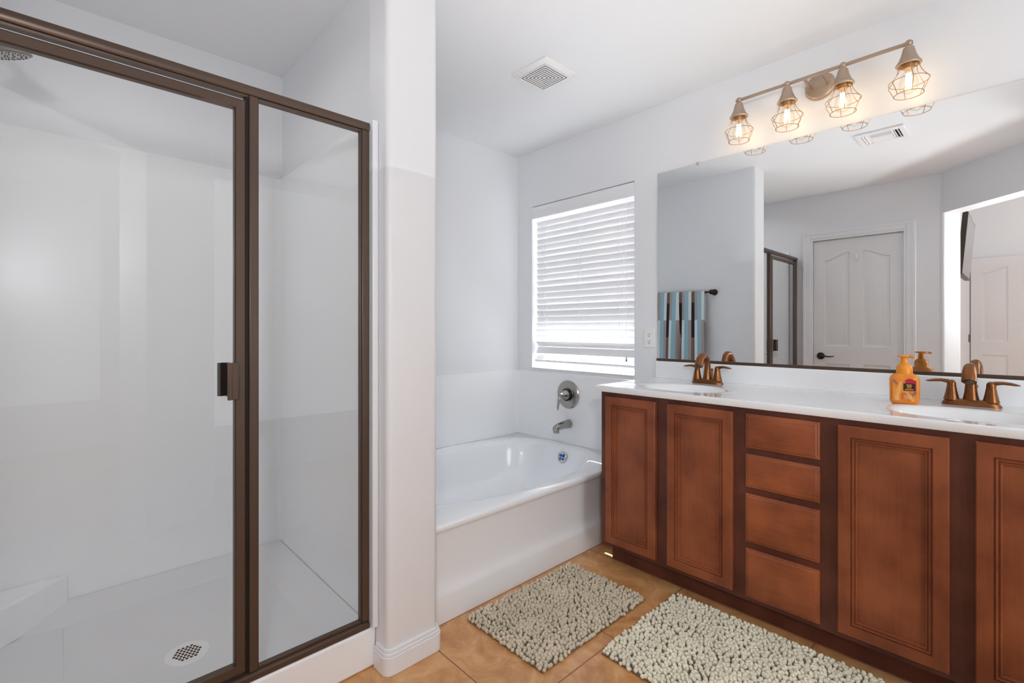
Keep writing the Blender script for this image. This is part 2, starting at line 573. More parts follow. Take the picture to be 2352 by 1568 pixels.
# venetian blind
bl = thing('venetian_blind', 'white slatted blind lowered over the window above the tub', 'blind', (2.55, 2.02, 2.0))
BY0, BY1 = WY0 + .005, WY1 - .008
hr = MB()
hr.box(2.522, 2.575, BY0, BY1, 1.985, 2.037)
hr.build('headrail', M['blind'], bl, bevel=.003)
va = MB()
prof = [(2.512, 1.952), (2.506, 1.962), (2.508, 1.985), (2.504, 2.0), (2.508, 2.03), (2.512, 2.036), (2.519, 2.036), (2.519, 1.952)]
va.loops([[(x, BY0 - .002, z) for x, z in prof], [(x, BY1 + .004, z) for x, z in prof]])
va.build('valance', M['blind'], bl, smooth=50)
sl = MB()
NS = 24
for i in range(NS):
    z = 1.952 - i * .0432
    if i < 18:
        ang = 79 + random.uniform(-1.5, 1.5)
    else:
        ang = 76 - (i - 17) * 6.0
    if i in (3, 6, 11, 14):
        ang -= 4
    if i >= NS - 2:
        ang = 116
    a = math.radians(ang)
    # gently crowned slat, room-side edge up
    n = 6
    top, bot = [], []
    for k in range(n + 1):
        s = (k / n - .5) * .05
        crown = .0022 * (1 - (2 * k / n - 1) ** 2)
        cx = 2.552
        top.append((cx - s * math.cos(a) + crown * math.sin(a), z + s * math.sin(a) + crown * math.cos(a)))
        bot.append((top[-1][0] - .0026 * math.sin(a), top[-1][1] - .0026 * math.cos(a)))
    ring = top + bot[::-1]
    sl.loops([[(x, BY0 + .004, zz) for x, zz in ring], [(x, BY1 - .004, zz) for x, zz in ring]])
sl.build('slats', M['blind'], bl, smooth=40)
br = MB().box(2.527, 2.577, BY0 + .004, BY1 - .004, .918, .935)
br.build('bottom_rail', M['blind'], bl, bevel=.003)
for yy in (1.70, 2.02, 2.34):
    ld = MB()
    for off in (-.012, .012):
        ld.box(2.5255, 2.5265, yy + off - .001, yy + off + .001, .935, 1.985)
    ld.build('ladder_cord', M['blind'], bl, smooth=0)
cd = MB()
cd.tube([(2.518, 1.655, 1.95), (2.518, 1.655, .985)], .0014, 6)
cd.build('pull_cord', M['blind'], bl)
ts = MB().lathe((2.518, 1.655, .985), (0, 0, -1), [(0, .003), (.004, .005), (.026, .0065), (.03, .004)], 12)
ts.build('tassel', M['nickel'], bl)

# ------------------------------------------------------------------ bathtub
TX0, TX1, TY0, TY1, TZ = 1.003, 2.495, 1.557, 2.585, .387
tub = thing('bathtub', 'white oval garden bathtub with smooth apron under the window', 'bathtub', ((TX0 + TX1) / 2, (TY0 + TY1) / 2, 0))
N = 128
ca, cb, ax_, by_, ne = 1.742, 2.085, .685, .44, 2.5
def sell(k, a, b, z, cx=ca, cy=cb, n=ne):
    th = 2 * PI * k / N
    c_, s_ = math.cos(th), math.sin(th)
    return (cx + a * math.copysign(abs(c_) ** (2 / n), c_), cy + b * math.copysign(abs(s_) ** (2 / n), s_), z)
def rectpt(k, x0, x1, y0, y1, z):
    p = sell(k, 1, 1, 0, 0, 0, 2.5)
    th = math.atan2(p[1] * by_, p[0] * ax_)
    c_, s_ = math.cos(th), math.sin(th)
    tx = ((x1 - ca) if c_ > 0 else (ca - x0)) / max(abs(c_), 1e-9)
    ty = ((y1 - cb) if s_ > 0 else (cb - y0)) / max(abs(s_), 1e-9)
    q = min(tx, ty)
    return [ca + c_ * q, cb + s_ * q, z]
rings = []
def rectring(x0, x1, y0, y1, z):
    r = [rectpt(k, x0, x1, y0, y1, z) for k in range(N)]
    for cx_, cy_ in ((x0, y0), (x1, y0), (x0, y1), (x1, y1)):   # pin the corners
        j = min(range(N), key=lambda q: (r[q][0] - cx_) ** 2 + (r[q][1] - cy_) ** 2)
        r[j][0], r[j][1] = cx_, cy_
    return [tuple(p) for p in r]
rings.append(rectring(TX0, TX1, TY0 + .03, TY1, TZ - .03))
rings.append(rectring(TX0, TX1, TY0 + .004, TY1, TZ - .03))
rings.append(rectring(TX0, TX1, TY0, TY1, TZ - .024))
rings.append(rectring(TX0, TX1, TY0, TY1, TZ - .012))
rings.append(rectring(TX0 + .001, TX1 - .001, TY0 + .004, TY1 - .001, TZ - .003))
rings.append(rectring(TX0 + .004, TX1 - .004, TY0 + .012, TY1 - .004, TZ))
for da, z in ((.028, TZ + .002), (.012, TZ + .001), (.003, TZ - .004), (-.006, TZ - .013), (-.013, TZ - .028), (-.03, TZ - .08), (-.05, TZ - .15), (-.075, TZ - .22), (-.11, TZ - .275), (-.16, TZ - .305), (-.25, TZ - .318), (-.36, TZ - .32)):
    rings.append([sell(k, ax_ + da * (1.35 if da < -.05 else 1), by_ + da, z) for k in range(N)])
tb = MB().loops(rings, False, True)
tb.build('basin', M['acrylic'], tub, smooth=50)
# apron with recessed face and coved kick
ap = MB()
prof = [(TY0 + .03, TZ - .028), (TY0 + .012, TZ - .032), (TY0 + .016, TZ - .05), (TY0 + .018, .18), (TY0 + .017, .15), (TY0 + .011, .128), (TY0 + .003, .115), (TY0, .1), (TY0 + .002, .0), (TY0 + .05, .0), (TY0 + .05, TZ - .03)]
n = 10
xs = [TX0 + (TX1 - TX0) * k / n for k in range(n + 1)]
ap.loops([[(x, y, z) for y, z in prof] for x in xs])
ap.build('apron', M['acrylic'], tub, smooth=60)
ov = MB().lathe((2.392, 2.06, .318), (-1, 0, .12), [(0, .036), (.004, .036), (.008, .031), (.006, .027)], 28)
ov = ov.build('overflow_ring', M['chrome'], tub)
ovd = MB().lathe((2.389, 2.06, .318), (-1, 0, .12), [(0, .027), (.003, .027)], 24).build('overflow_inset', M['slot'], ov)
ovc = MB()
for k in range(4):
    an = PI / 4 + k * PI / 2
    ovc.ball((2.385, 2.06 + .014 * math.cos(an), .3185 + .014 * math.sin(an)), .009, 12, 8, (.5, 1, 1))
ovc.build('overflow_cap', M['blue'], ov)
# tub surround panels
struct(MB().box(PX1 + .002, XV - .016, YB - .014, YB - .001, .3, .851).build('wall_tub_back_panel', M['panel'], None, bevel=.004))
struct(MB().box(XV - .014, XV - .001, 1.557, YB - .001, .3, .851).build('wall_tub_faucet_panel', M['panel'], None, bevel=.004))
cv = MB()
pr = []
for k in range(7):
    an = PI / 2 * k / 6
    pr.append((.03 - .03 * math.sin(an), .03 - .03 * math.cos(an)))
cv.prism([(XV - .014, YB - .014)] + [(XV - .014 - a, YB - .014 - b) for a, b in pr], .386, .85)
struct(cv.build('trim_1', M['panel'], None, smooth=60))

# tub valve and spout
vt = thing('tub_valve', 'round brushed nickel mixer valve on the wall above tub spout', 'faucet', (XV - .014, 2.096, .714))
x0 = XV - .014
MB().lathe((x0, 2.096, .714), (-1, 0, 0), [(0, .094), (.004, .094), (.009, .088), (.011, .06), (.010, .05), (.014, .048)], 56).build('escutcheon', M['nickel'], vt)
MB().lathe((x0 - .012, 2.096, .714), (-1, 0, 0), [(0, .042), (.012, .042), (.016, .036), (.02, .036)], 40).build('collar', M['bronze_dark'], vt)
hb = MB().lathe((x0 - .025, 2.096, .714), (-1, 0, 0), [(0, .036), (.01, .034), (.03, .024), (.045, .016), (.06, .014), (.066, .010)], 36)
hb = hb.build('handle_hub', M['nickel'], vt)
MB().tube([(x0 - .08, 2.098, .72), (x0 - .088, 2.10, .705), (x0 - .094, 2.102, .67), (x0 - .098, 2.104, .635), (x0 - .097, 2.105, .615)], [.010, .012, .012, .010, .004], 12, flat=(.5, 1)).build('lever', M['nickel'], vt)
sp = thing('tub_spout', 'brushed nickel bath spout projecting over the tub edge', 'faucet', (x0, 2.09, .518))
sb = MB()
rr = []
for d, r, dz in ((0, .029, 0), (.004, .031, 0), (.05, .0275, -.001), (.10, .025, -.004), (.125, .024, -.010), (.142, .021, -.016), (.150, .012, -.020)):
    rr.append([(x0 - d, 2.09 + r * math.cos(2 * PI * k / 28), .518 + dz + r * .95 * math.sin(2 * PI * k / 28)) for k in range(28)])
sb.loops(rr)
sb.build('body', M['nickel'], sp, smooth=60)
MB().lathe((x0 - .128, 2.09, .508), (0, 0, -1), [(0, .018), (.012, .019), (.03, .020), (.034, .018)], 28).build('outlet_nozzle', M['nickel'], sp)

# ------------------------------------------------------------------ shower
struct(MB().box(XL + .014, .82, YB - .013, YB - .001, .06, 1.916).build('wall_shower_back_panel', M['panel'], None, bevel=.004))
struct(MB().box(.818, .832, 1.577, YB - .001, .06, 1.916).build('wall_shower_partition_panel', M['panel'], None, bevel=.004))
struct(MB().box(XL + .001, XL + .013, 1.60, YB - .001, .06, 1.916).build('wall_shower_left_panel', M['panel'], None, bevel=.004))
cv = MB()
cv.prism([(.818, YB - .013)] + [(.818 - a * .8, YB - .013 - b * .8) for a, b in pr], .085, 1.91)
struct(cv.build('trim_2', M['panel'], None, smooth=60))
base = thing('shower_tray', 'white moulded shower pan and curb behind the glass door', 'shower base', (.25, 2.05, 0))
pn = MB()
pn.box(XL + .016, .815, 1.60, 2.583, .004, .05)
pn.loops([[(XL + .016, 2.44, .05), (XL + .016, 2.46, .054), (XL + .016, 2.50, .066), (XL + .016, 2.55, .078), (XL + .016, 2.584, .086), (XL + .016, 2.584, .045), (XL + .016, 2.44, .045)], [(.815, 2.44, .05), (.815, 2.46, .054), (.815, 2.50, .066), (.815, 2.55, .078), (.815, 2.584, .086), (.815, 2.584, .045), (.815, 2.44, .045)]])
pn.loops([[(.68, 1.60, .05), (.70, 1.60, .054), (.74, 1.60, .066), (.785, 1.60, .078), (.815, 1.60, .086), (.815, 1.60, .045), (.68, 1.60, .045)], [(.68, 2.58, .05), (.70, 2.58, .054), (.74, 2.58, .066), (.785, 2.58, .078), (.815, 2.58, .086), (.815, 2.58, .045), (.68, 2.58, .045)]])
pn.build('pan', M['pan'], base, smooth=50)
MB().box(XL + .016, .012, 1.601, 2.43, .049, .0545).build('ledge', M['pan'], base, bevel=.003)
ct = MB().prism([(.03, 2.583), (-.29, 2.583), (-.29, 2.263)], .05, .19)
ct.build('corner_seat', M['panel'], base, bevel=.008, segs=3)
MB().box(XL + .002, .7945, 1.524, 1.603, 0, .136).build('curb', M['acrylic'], base, bevel=.010, segs=4)
dr = MB().lathe((.319, 1.953, .049), (0, 0, 1), [(0, .066), (.003, .064), (.0035, .05), (.003, .047)], 40)
dr = dr.build('drain_plate', M['white_plastic'], base)
dh = MB()
for i in range(-3, 4):
    for j in range(-3, 4):
        px_, py_ = i * .0125 + (.006 if j % 2 else 0), j * .0115
        if math.hypot(px_, py_) < .042:
            dh.lathe((.319 + px_, 1.953 + py_, .0515), (0, 0, 1), [(0, .0045), (.0012, .0045)], 12)
dh.build('drain_hole', M['slot'], dr)
struct(MB().box(.774, .7955, 1.508, 1.56, .138, 1.865).build('trim_3', M['trim'], None, bevel=.004, segs=3))

en = thing('shower_enclosure', 'clear glass shower screen and door in brown metal frame', 'shower screen', (.25, 1.545, .137))
Y0, Y1 = 1.53, 1.562
hd = MB()
pr2 = [(Y0, 1.831), (Y0 - .004, 1.838), (Y0 - .004, 1.850), (Y0, 1.857), (Y1, 1.857), (Y1, 1.826), (Y0 + .010, 1.826), (Y0 + .008, 1.831)]
hd.loops([[(XL + .003, y, z) for y, z in pr2], [(.772, y, z) for y, z in pr2]])
hd.build('header_rail', M['bronze'], en, smooth=40)
sil = MB()
pr3 = [(Y0 - .004, .137), (Y0 - .004, .152), (Y0 + .006, .160), (Y1, .160), (Y1, .137)]
sil.loops([[(XL + .016, y, z) for y, z in pr3], [(.772, y, z) for y, z in pr3]])
sil.build('sill_rail', M['bronze'], en, smooth=40)
MB().box(.746, .772, Y0, Y1, .160, 1.831).build('wall_jamb', M['bronze'], en, bevel=.003)
MB().box(XL + .003, XL + .028, Y0, Y1, .160, 1.831).build('hinge_jamb', M['bronze'], en, bevel=.003)
MB().box(.400, .426, Y0, Y1, .160, 1.831).build('mullion', M['bronze'], en, bevel=.003)
MB().box(.392, .401, Y0 + .010, Y1 - .004, .165, 1.826).build('gap_strip', M['gap_black'], en, smooth=0)  # black strip filling the gap between door and mullion
fp = MB().box(.426, .746, Y0 + .013, Y0 + .019, .160, 1.831).build('fixed_pane', M['glass'], en, smooth=0)
be = MB()
be.box(.426, .746, Y0 + .004, Y0 + .013, 1.822, 1.830); be.box(.426, .746, Y0 + .004, Y0 + .013, .1605, .169)
be.box(.741, .746, Y0 + .004, Y0 + .013, .169, 1.822)
be.build('glazing_bead', M['bronze'], en, bevel=.001)
sd = MB()
dx0, dx1, dz0, dz1 = XL + .032, .391, .170, 1.811
pd = [(0, Y0 + .022), (0, Y0 + .002), (.003, Y0 - .001), (.025, Y0 - .001), (.028, Y0 + .004), (.028, Y0 + .022)]
ringz = []
for ins, yy in pd + [pd[0]]:
    ringz.append([(dx0 + ins, yy, dz0 + ins), (dx1 - ins, yy, dz0 + ins), (dx1 - ins, yy, dz1 - ins), (dx0 + ins, yy, dz1 - ins)])
sd.loops(ringz, False, False)
sd = sd.build('door', M['bronze'], en, smooth=30)
MB().box(dx0 + .026, dx1 - .026, Y0 + .008, Y0 + .014, dz0 + .026, dz1 - .026).build('pane', M['glass'], sd, smooth=0)
hn = MB()
hn.box(.346, .366, Y0 - .030, Y0 - .002, .958, 1.060)
hn.box(.338, .350, Y0 - .034, Y0 - .028, .958, 1.060)
hn.build('pull_handle', M['bronze'], sd, bevel=.0015)
hn2 = MB()
hn2.box(.350, .360, Y0 + .024, Y0 + .05, .962, 1.058); hn2.box(.330, .352, Y0 + .046, Y0 + .052, .962, 1.058)
hn2.build('inner_handle', M['bronze_dark'], sd, bevel=.0015)

hs = thing('showerhead', 'brushed nickel bell shower head hanging in the top left of the shower', 'shower head', (-.125, 2.05, 1.95))
ax3 = Vector((.26, .20, -.94)).normalized()
o3 = Vector((-.150, 2.04, 2.035))
MB().lathe(o3, ax3, [(0, .012), (.012, .014), (.03, .03), (.05, .05), (.068, .06), (.074, .074), (.080, .075), (.083, .07)], 44).build('bell', M['nickel_dark'], hs)
fa = MB().lathe(o3 + ax3 * .0825, ax3, [(0, .068), (.002, .066)], 40).build('spray_face', M['nickel'], hs)
nz = MB()
u3 = ax3.cross(Vector((0, 1, 0))).normalized()
v3 = ax3.cross(u3).normalized()
for ring, cnt in ((.018, 8), (.034, 14), (.05, 20), (.06, 26)):
    for k in range(cnt):
        an = 2 * PI * k / cnt
        nz.lathe(o3 + ax3 * .084 + u3 * ring * math.cos(an) + v3 * ring * math.sin(an), ax3, [(0, .0025), (.002, .0015)], 6)
nz.build('nozzle', M['bronze_dark'], fa)
MB().tube([(XL + .013, 2.05, 2.075), (XL + .06, 2.05, 2.078), (-.21, 2.05, 2.079), (-.17, 2.045, 2.062), (-.150, 2.04, 2.033)], .0105, 14).build('arm', M['nickel'], hs)
MB().lathe((XL, 2.05, 2.075), (1, 0, 0), [(0, .032), (.006, .03), (.012, .014)], 28).build('flange', M['nickel'], hs)

# ------------------------------------------------------------------ vanity
XF = 1.955
VY0, VY1 = -.42, 1.428
van = thing('vanity_cabinet', 'long cherry brown double vanity cabinet under white counter', 'cabinet', (2.2, .5, 0))
doors = [(1.126, 1.394), (.787, 1.069), (.150, .434), (-.195, .094)]
drawers = [(.695, .827), (.543, .671), (.332, .518), (.118, .306)]
DR = (.488, .738)
cz0, cz1 = .098, .847
fr = MB()
def stile(y0, y1): fr.box(XF, XF + .02, y0, y1, cz0, cz1)
holes = sorted([(a + .012, b - .012) for a, b in doors + [DR]])
cur = VY0
for a, b in holes:
    stile(cur, a); cur = b
stile(cur, VY1)
for a, b in [(q + .012, r - .012) for q, r in doors]:
    fr.box(XF, XF + .02, a, b, cz0, .135); fr.box(XF, XF + .02, a, b, .812, cz1)
a, b = DR[0] + .012, DR[1] - .012
zz = [cz0] + [v for z0_, z1_ in sorted(drawers) for v in (z0_ + .01, z1_ - .01)] + [cz1]
for k in range(0, len(zz), 2):
    fr.box(XF, XF + .02, a, b, zz[k], zz[k + 1])
fr.build('face_frame', M['wood_frame'], van, smooth=0)
bx = MB()
bx.box(XF + .02, XV - .001, VY1 - .018, VY1, cz0, cz1); bx.box(XF + .02, XV - .001, VY0, VY0 + .018, cz0, cz1)
bx.box(XF + .02, XV - .001, VY0 + .018, VY1 - .018, cz0, cz0 + .016)
bx.build('carcass', M['wood_frame'], van, smooth=0)
MB().box(2.03, 2.045, VY0 + .002, VY1 - .012, 0, cz0).build('toe_kick', M['wood_frame'], van, smooth=0)
MB().box(2.045, XV - .02, VY1 - .03, VY1 - .012, 0, cz0).build('toe_kick', M['wood_frame'], van, smooth=0)
plane_v = lambda a_, b_, h: (XF - h, a_, b_)
door_prof = [(0, .0005), (0, .017), (.003, .0205), (.037, .0205), (.0385, .0145), (.0415, .0145), (.0425, .0195), (.046, .0185), (.0475, .0125), (.0505, .0125), (.0515, .0155), (.055, .0145), (.057, .0065), (.07, .007)]
for (y0, y1) in doors:
    mb = MB()
    rect_rings(mb, plane_v, y0, y1, .120, .828, door_prof)
    mb.build('door', M['wood'], van, smooth=20)
for (z0, z1) in drawers:
    mb = MB()
    rect_rings(mb, plane_v, DR[0], DR[1], z0, z1, [(0, .0005), (0, .014), (.003, .0165), (.008, .0175), (.011, .020), (.016, .0205)])
    mb.build('drawer', M['wood_h'], van, smooth=20)

# countertop with two moulded bowls
CT, CTH = .878, .029
ctop = thing('vanity_countertop', 'white cultured marble counter with two moulded sinks', 'countertop', (2.22, .5, CT))
CX0, CX1, CY0, CY1 = 1.932, XV - .001, VY0 - .01, 1.449
nx, ny = 70, 260
def bowl(x, y):
    z = 0.0
    for cy in (1.10, .128):
        q = ((abs(x - 2.145) / .15) ** 2.2 + (abs(y - cy) / .212) ** 2.2) ** (1 / 2.2)
        if q < 1.0:
            d = 1 - q
            e_ = min(1, d / .30)
            z -= .12 * (1 - (1 - min(1, d * 1.05)) ** 2.4) * e_ * e_ * (3 - 2 * e_)
        z += .0012 * math.exp(-((q - 1.06) / .05) ** 2)
    return z
xs = [CX0 + .006 + (CX1 - CX0 - .006) * i / nx for i in range(nx + 1)]
ys = [CY0 + .004 + (CY1 - CY0 - .010) * j / ny for j in range(ny + 1)]
cm = MB()
cm.add([(x, y, CT + bowl(x, y)) for x in xs for y in ys], [(i * (ny + 1) + j, (i + 1) * (ny + 1) + j, (i + 1) * (ny + 1) + j + 1, i * (ny + 1) + j + 1) for i in range(nx) for j in range(ny)])
# rounded edge skirt
def edge(off, z):
    x_a, x_b, y_a, y_b = CX0 + .006 - off, CX1, CY0 + .004 - off * .6, CY1 - .006 + off
    return [(x_a, y_a, z), (x_b, y_a, z), (x_b, y_b, z), (x_a, y_b, z)]
cm.loops([edge(0, CT), edge(.003, CT - .0008), edge(.0052, CT - .003), edge(.006, CT - .006), edge(.006, CT - CTH + .004), edge(.003, CT - CTH), edge(-.03, CT - CTH)], False, False)
cm.build('slab', M['marble'], ctop, smooth=45)
MB().box(XV - .019, XV - .001, CY0, CY1 - .002, CT - .001, .972).build('backsplash', M['marble'], ctop, bevel=.005, segs=3)
for cy in (1.10, .128):
    MB().lathe((2.165, cy, CT - .122), (0, 0, 1), [(0, .03), (.004, .03), (.006, .024), (.003, .018)], 28).build('drain', M['copper'], ctop)

# faucets
def faucet(cy, label):
    f = thing('sink_faucet', label, 'faucet', (2.40, cy, CT), 'bronze faucets on the vanity')
    bx_, z0 = 2.40, CT + .0005
    def pill(hw, hd_, z):
        pts = []
        for k in range(40):
            an = 2 * PI * k / 40
            c_, s_ = math.cos(an), math.sin(an)
            wv = 1 - .16 * (1 - abs(s_)) ** 1
            pts.append((bx_ + hd_ * math.copysign(abs(c_) ** .9, c_) * wv, cy + hw * math.copysign(abs(s_) ** .75, s_), z))
        return pts
    MB().loops([pill(.080, .030, z0), pill(.080, .030, z0 + .003), pill(.076, .0275, z0 + .010), pill(.070, .025, z0 + .018), pill(.066, .0225, z0 + .021)]).build('base_plate', M['copper'], f, smooth=60)
    # spout: tapered riser bending forward over the sink
    pts = [(bx_ + .004, cy, z0 + .016), (bx_ + .004, cy, z0 + .045), (bx_ + .004, cy, z0 + .08), (bx_ + .001, cy, z0 + .106), (bx_ - .010, cy, z0 + .128), (bx_ - .030, cy, z0 + .140), (bx_ - .054, cy, z0 + .138), (bx_ - .074, cy, z0 + .125), (bx_ - .087, cy, z0 + .104), (bx_ - .093, cy, z0 + .092)]
    MB().tube(pts, [.0235, .0185, .0155, .0145, .0145, .0155, .0175, .0195, .0205, .0205], 24, up=(0, 1, 0)).build('spout', M['copper'], f, smooth=60)
    e = Vector(pts[-1]); d = (e - Vector(pts[-2])).normalized()
    MB().lathe(e - d * .002, d, [(0, .0145), (.007, .0145), (.008, .011)], 24).build('aerator', M['bronze'], f)
    MB().lathe((bx_ + .03, cy - .012, z0 + .012), (0, 0, 1), [(0, .003), (.05, .003), (.052, .006), (.06, .0055), (.063, .002)], 14).build('lift_rod', M['copper'], f)
    for s in (-1, 1):
        hy = cy + s * .052
        h = MB().lathe((bx_, hy, z0 + .017), (0, 0, 1), [(0, .0235), (.01, .0205), (.03, .0165), (.05, .0135), (.0505, .0125), (.0515, .0125), (.052, .0135), (.062, .0128), (.068, .0105), (.072, .005)], 28)
        h = h.build('handle', M['copper'], f, smooth=40)
        lv_ = [(bx_, hy, z0 + .077), (bx_, hy + s * .012, z0 + .084), (bx_ - .002, hy + s * .03, z0 + .0865), (bx_ - .004, hy + s * .048, z0 + .085), (bx_ - .006, hy + s * .062, z0 + .0825), (bx_ - .007, hy + s * .072, z0 + .081)]
        MB().tube(lv_, [.010, .010, .0105, .0115, .0095, .003], 16, flat=[(.9, 1), (.75, 1), (.55, 1.1), (.45, 1.15), (.4, 1.1), (.4, 1)], up=(0, 0, 1)).build('lever', M['copper'], h, smooth=60)
    return f
faucet(1.10, 'bronze two-handle faucet by the window end of the counter')
faucet(.128, 'bronze two-handle faucet beside the orange soap bottle')

# soap bottle
SX, SY = 2.287, .301
soap = thing('soap_dispenser', 'orange foaming hand soap pump bottle on the counter', 'soap bottle', (SX, SY, CT + .001))
fwd = Vector((-SX, -SY)).normalized()           # the label faces the entry
rgt = Vector((-fwd.y, fwd.x))
def so(a, d, z):                               # a sideways, d towards the viewer
    p = Vector((SX, SY)) + rgt * a + fwd * d
    return (p.x, p.y, CT + .001 + z)
liquid = mat('orange_soap', srgb(232, 140, 36), .2, vary=.12, vary_scale=30)
pumpm = mat('orange_plastic', srgb(240, 152, 40), .3)
labelm = bpy.data.materials.new('printed_leaf_label')
labelm.use_nodes = True
nt = labelm.node_tree
p = nt.nodes['Principled BSDF']
tc = nt.nodes.new('ShaderNodeTexCoord')
wv = nt.nodes.new('ShaderNodeTexWave')
wv.inputs['Scale'].default_value = 9
wv.inputs['Distortion'].default_value = 7
wv.inputs['Detail'].default_value = 2
wv.inputs['Detail Scale'].default_value = 3
nt.links.new(tc.outputs['Object'], wv.inputs['Vector'])
r = nt.nodes.new('ShaderNodeValToRGB')
e = r.color_ramp.elements
e[0].position = 0; e[0].color = srgb(214, 104, 26)
e[1].position = 1; e[1].color = srgb(236, 146, 56)
nt.links.new(wv.outputs[0], r.inputs[0])
nt.links.new(r.outputs[0], p.inputs['Base Color'])
p.inputs['Roughness'].default_value = .25
def soap_ring(hw, hd_, z, ch=.55):
    pts = []
    for k in range(48):
        an = 2 * PI * k / 48
        c_, s_ = math.cos(an), math.sin(an)
        pts.append(so(hw * math.copysign(abs(c_) ** ch, c_), hd_ * math.copysign(abs(s_) ** ch, s_), z))
    return pts
MB().loops([soap_ring(.036, .026, .0005), soap_ring(.041, .029, .004), soap_ring(.0435, .031, .012), soap_ring(.0445, .031, .06), soap_ring(.0445, .031, .088), soap_ring(.041, .029, .099), soap_ring(.030, .024, .109), soap_ring(.024, .0225, .112, .9)]).build('bottle', liquid, soap, smooth=50)
lab = MB()
n_ = 12
lab.loops([[so(-.034 + .068 * k / n_, .0325, .012 + .003 * q) for k in range(n_ + 1)] for q in range(0, 27)], False, False, closed=False)
lab = lab.build('label', labelm, soap, smooth=0)
# red bloom, dark plate, illegible text bars as on the bottle
red = mat('crimson_print', srgb(190, 34, 60), .3)
mb = MB()
pts = [so(.033, .0328, .048), so(.033, .0328, .085)] + [so(.030 - .030 * k / 8, .0328, .085 + .010 * math.sin(PI * k / 8)) for k in range(9)] + [so(.004, .0328, .078), so(.012, .0328, .062)]
mb.add(pts, [tuple(range(len(pts)))])
mb.build('red_bloom', red, lab, smooth=0)
mb = MB()
q = [so(-.003, .0332, .05), so(.030, .0332, .05), so(.030, .0332, .077), so(-.003, .0332, .077)]
mb.add(q, [(0, 1, 2, 3)])
mb.build('name_plate', mat('dark_brown_print', srgb(52, 28, 22), .4), lab, smooth=0)
leafm = mat('pale_frond_print', srgb(250, 196, 110), .3)
plum = mat('plum_print', srgb(122, 92, 104), .3)
def frond(a0, z0, a1, z1, n, ln, m_, nm):
    mb = MB()
    dv = Vector((a1 - a0, z1 - z0)); L_ = dv.length; dv.normalize()
    for k in range(n):
        t_ = k / n
        c_ = Vector((a0, z0)) + dv * L_ * t_
        for sg in (-1, 1):
            pd_ = Vector((-dv.y * sg, dv.x * sg)) * .75 + dv * .65
            e_ = c_ + pd_ * ln * (1 - .5 * t_)
            w_ = dv * .0019
            mb.add([so(c_.x - w_.x, .03285, c_.y - w_.y), so(e_.x, .03285, e_.y), so(c_.x + w_.x, .03285, c_.y + w_.y)], [(0, 1, 2)])
    mb.build(nm, m_, lab, smooth=0)
frond(-.022, .014, -.010, .084, 13, .017, leafm, 'printed_frond')
frond(.026, .012, .006, .046, 8, .012, leafm, 'printed_frond')
frond(-.031, .088, -.020, .070, 5, .010, plum, 'printed_leaf')
frond(.032, .046, .020, .030, 5, .010, plum, 'printed_leaf')
gold = mat('gold_print', srgb(232, 176, 70), .35)
mb = MB()
for zc, hw in ((.0715, .008), (.0665, .0065), (.0612, .0062), (.0548, .0115)):
    mb.add([so(.0135 - hw, .0335, zc - .0012), so(.0135 + hw, .0335, zc - .0012), so(.0135 + hw, .0335, zc + .0012), so(.0135 - hw, .0335, zc + .0012)], [(0, 1, 2, 3)])
mb.build('lettering', gold, lab, smooth=0)
mb = MB()
for zc, hw in ((.033, .011), (.029, .013), (.025, .0125), (.021, .010)):
    mb.add([so(.010 - hw, .0335, zc - .0006), so(.010 + hw, .0335, zc - .0006), so(.010 + hw, .0335, zc + .0006), so(.010 - hw, .0335, zc + .0006)], [(0, 1, 2, 3)])
mb.build('lettering', mat('pale_print', srgb(248, 222, 170), .35), lab, smooth=0)
pu = MB().lathe(so(0, 0, .110), (0, 0, 1), [(0, .0245), (.020, .0245), (.021, .0235), (.022, .0235), (.030, .021), (.036, .0145), (.038, .0115), (.060, .0105), (.0605, .012), (.063, .0215), (.067, .0215), (.0685, .018)], 36)
pu = pu.build('pump', pumpm, soap, smooth=40)
tip0 = Vector((SX, SY, CT + .1745))
MB().tube([tip0, tip0 + Vector((-.012, -.020, .001)), tip0 + Vector((-.019, -.031, -.002))], [.0055, .005, .004], 12).build('spout', pumpm, pu)

# ------------------------------------------------------------------ wall mirror
mi = thing('wall_mirror', 'wide frameless mirror above the vanity with brown bottom channel', 'mirror', (XV, .5, .987))
MB().box(XV - .006, XV - .0008, -.45, 1.437, .980, 2.045).build('glass', M['mirror'], mi, smooth=0)
MB().box(XV - .012, XV - .0005, -.45, 1.442, .9725, .9865).build('bottom_channel', M['bronze'], mi, bevel=.001)
for yy in (1.20,):
    MB().box(XV - .009, XV - .0005, yy - .006, yy + .006, 2.036, 2.052).build('clip', M['chrome'], mi, bevel=.001)

# outlet
ot = thing('wall_outlet', 'white duplex wall outlet between the window and mirror', 'outlet', (XV, 1.491, 1.101))
MB().box(XV - .006, XV - .0005, 1.456, 1.527, 1.046, 1.157).build('cover_plate', M['white_plastic'], ot, bevel=.003)
for zc in (1.122, 1.080):
    fc = MB().lathe((XV - .006, 1.4915, zc), (-1, 0, 0), [(0, .0165), (.0015, .0165), (.002, .015)], 24).build('receptacle', M['white_plastic'], ot)
    sl_ = MB()
    sl_.box(XV - .0087, XV - .0078, 1.4845, 1.4865, zc - .001, zc + .008); sl_.box(XV - .0087, XV - .0078, 1.4965, 1.4985, zc - .001, zc + .007)
    sl_.lathe((XV - .0078, 1.4915, zc - .009), (-1, 0, 0), [(0, .0028), (.0009, .0028)], 10)
    sl_.build('slot', M['slot'], fc, smooth=0)

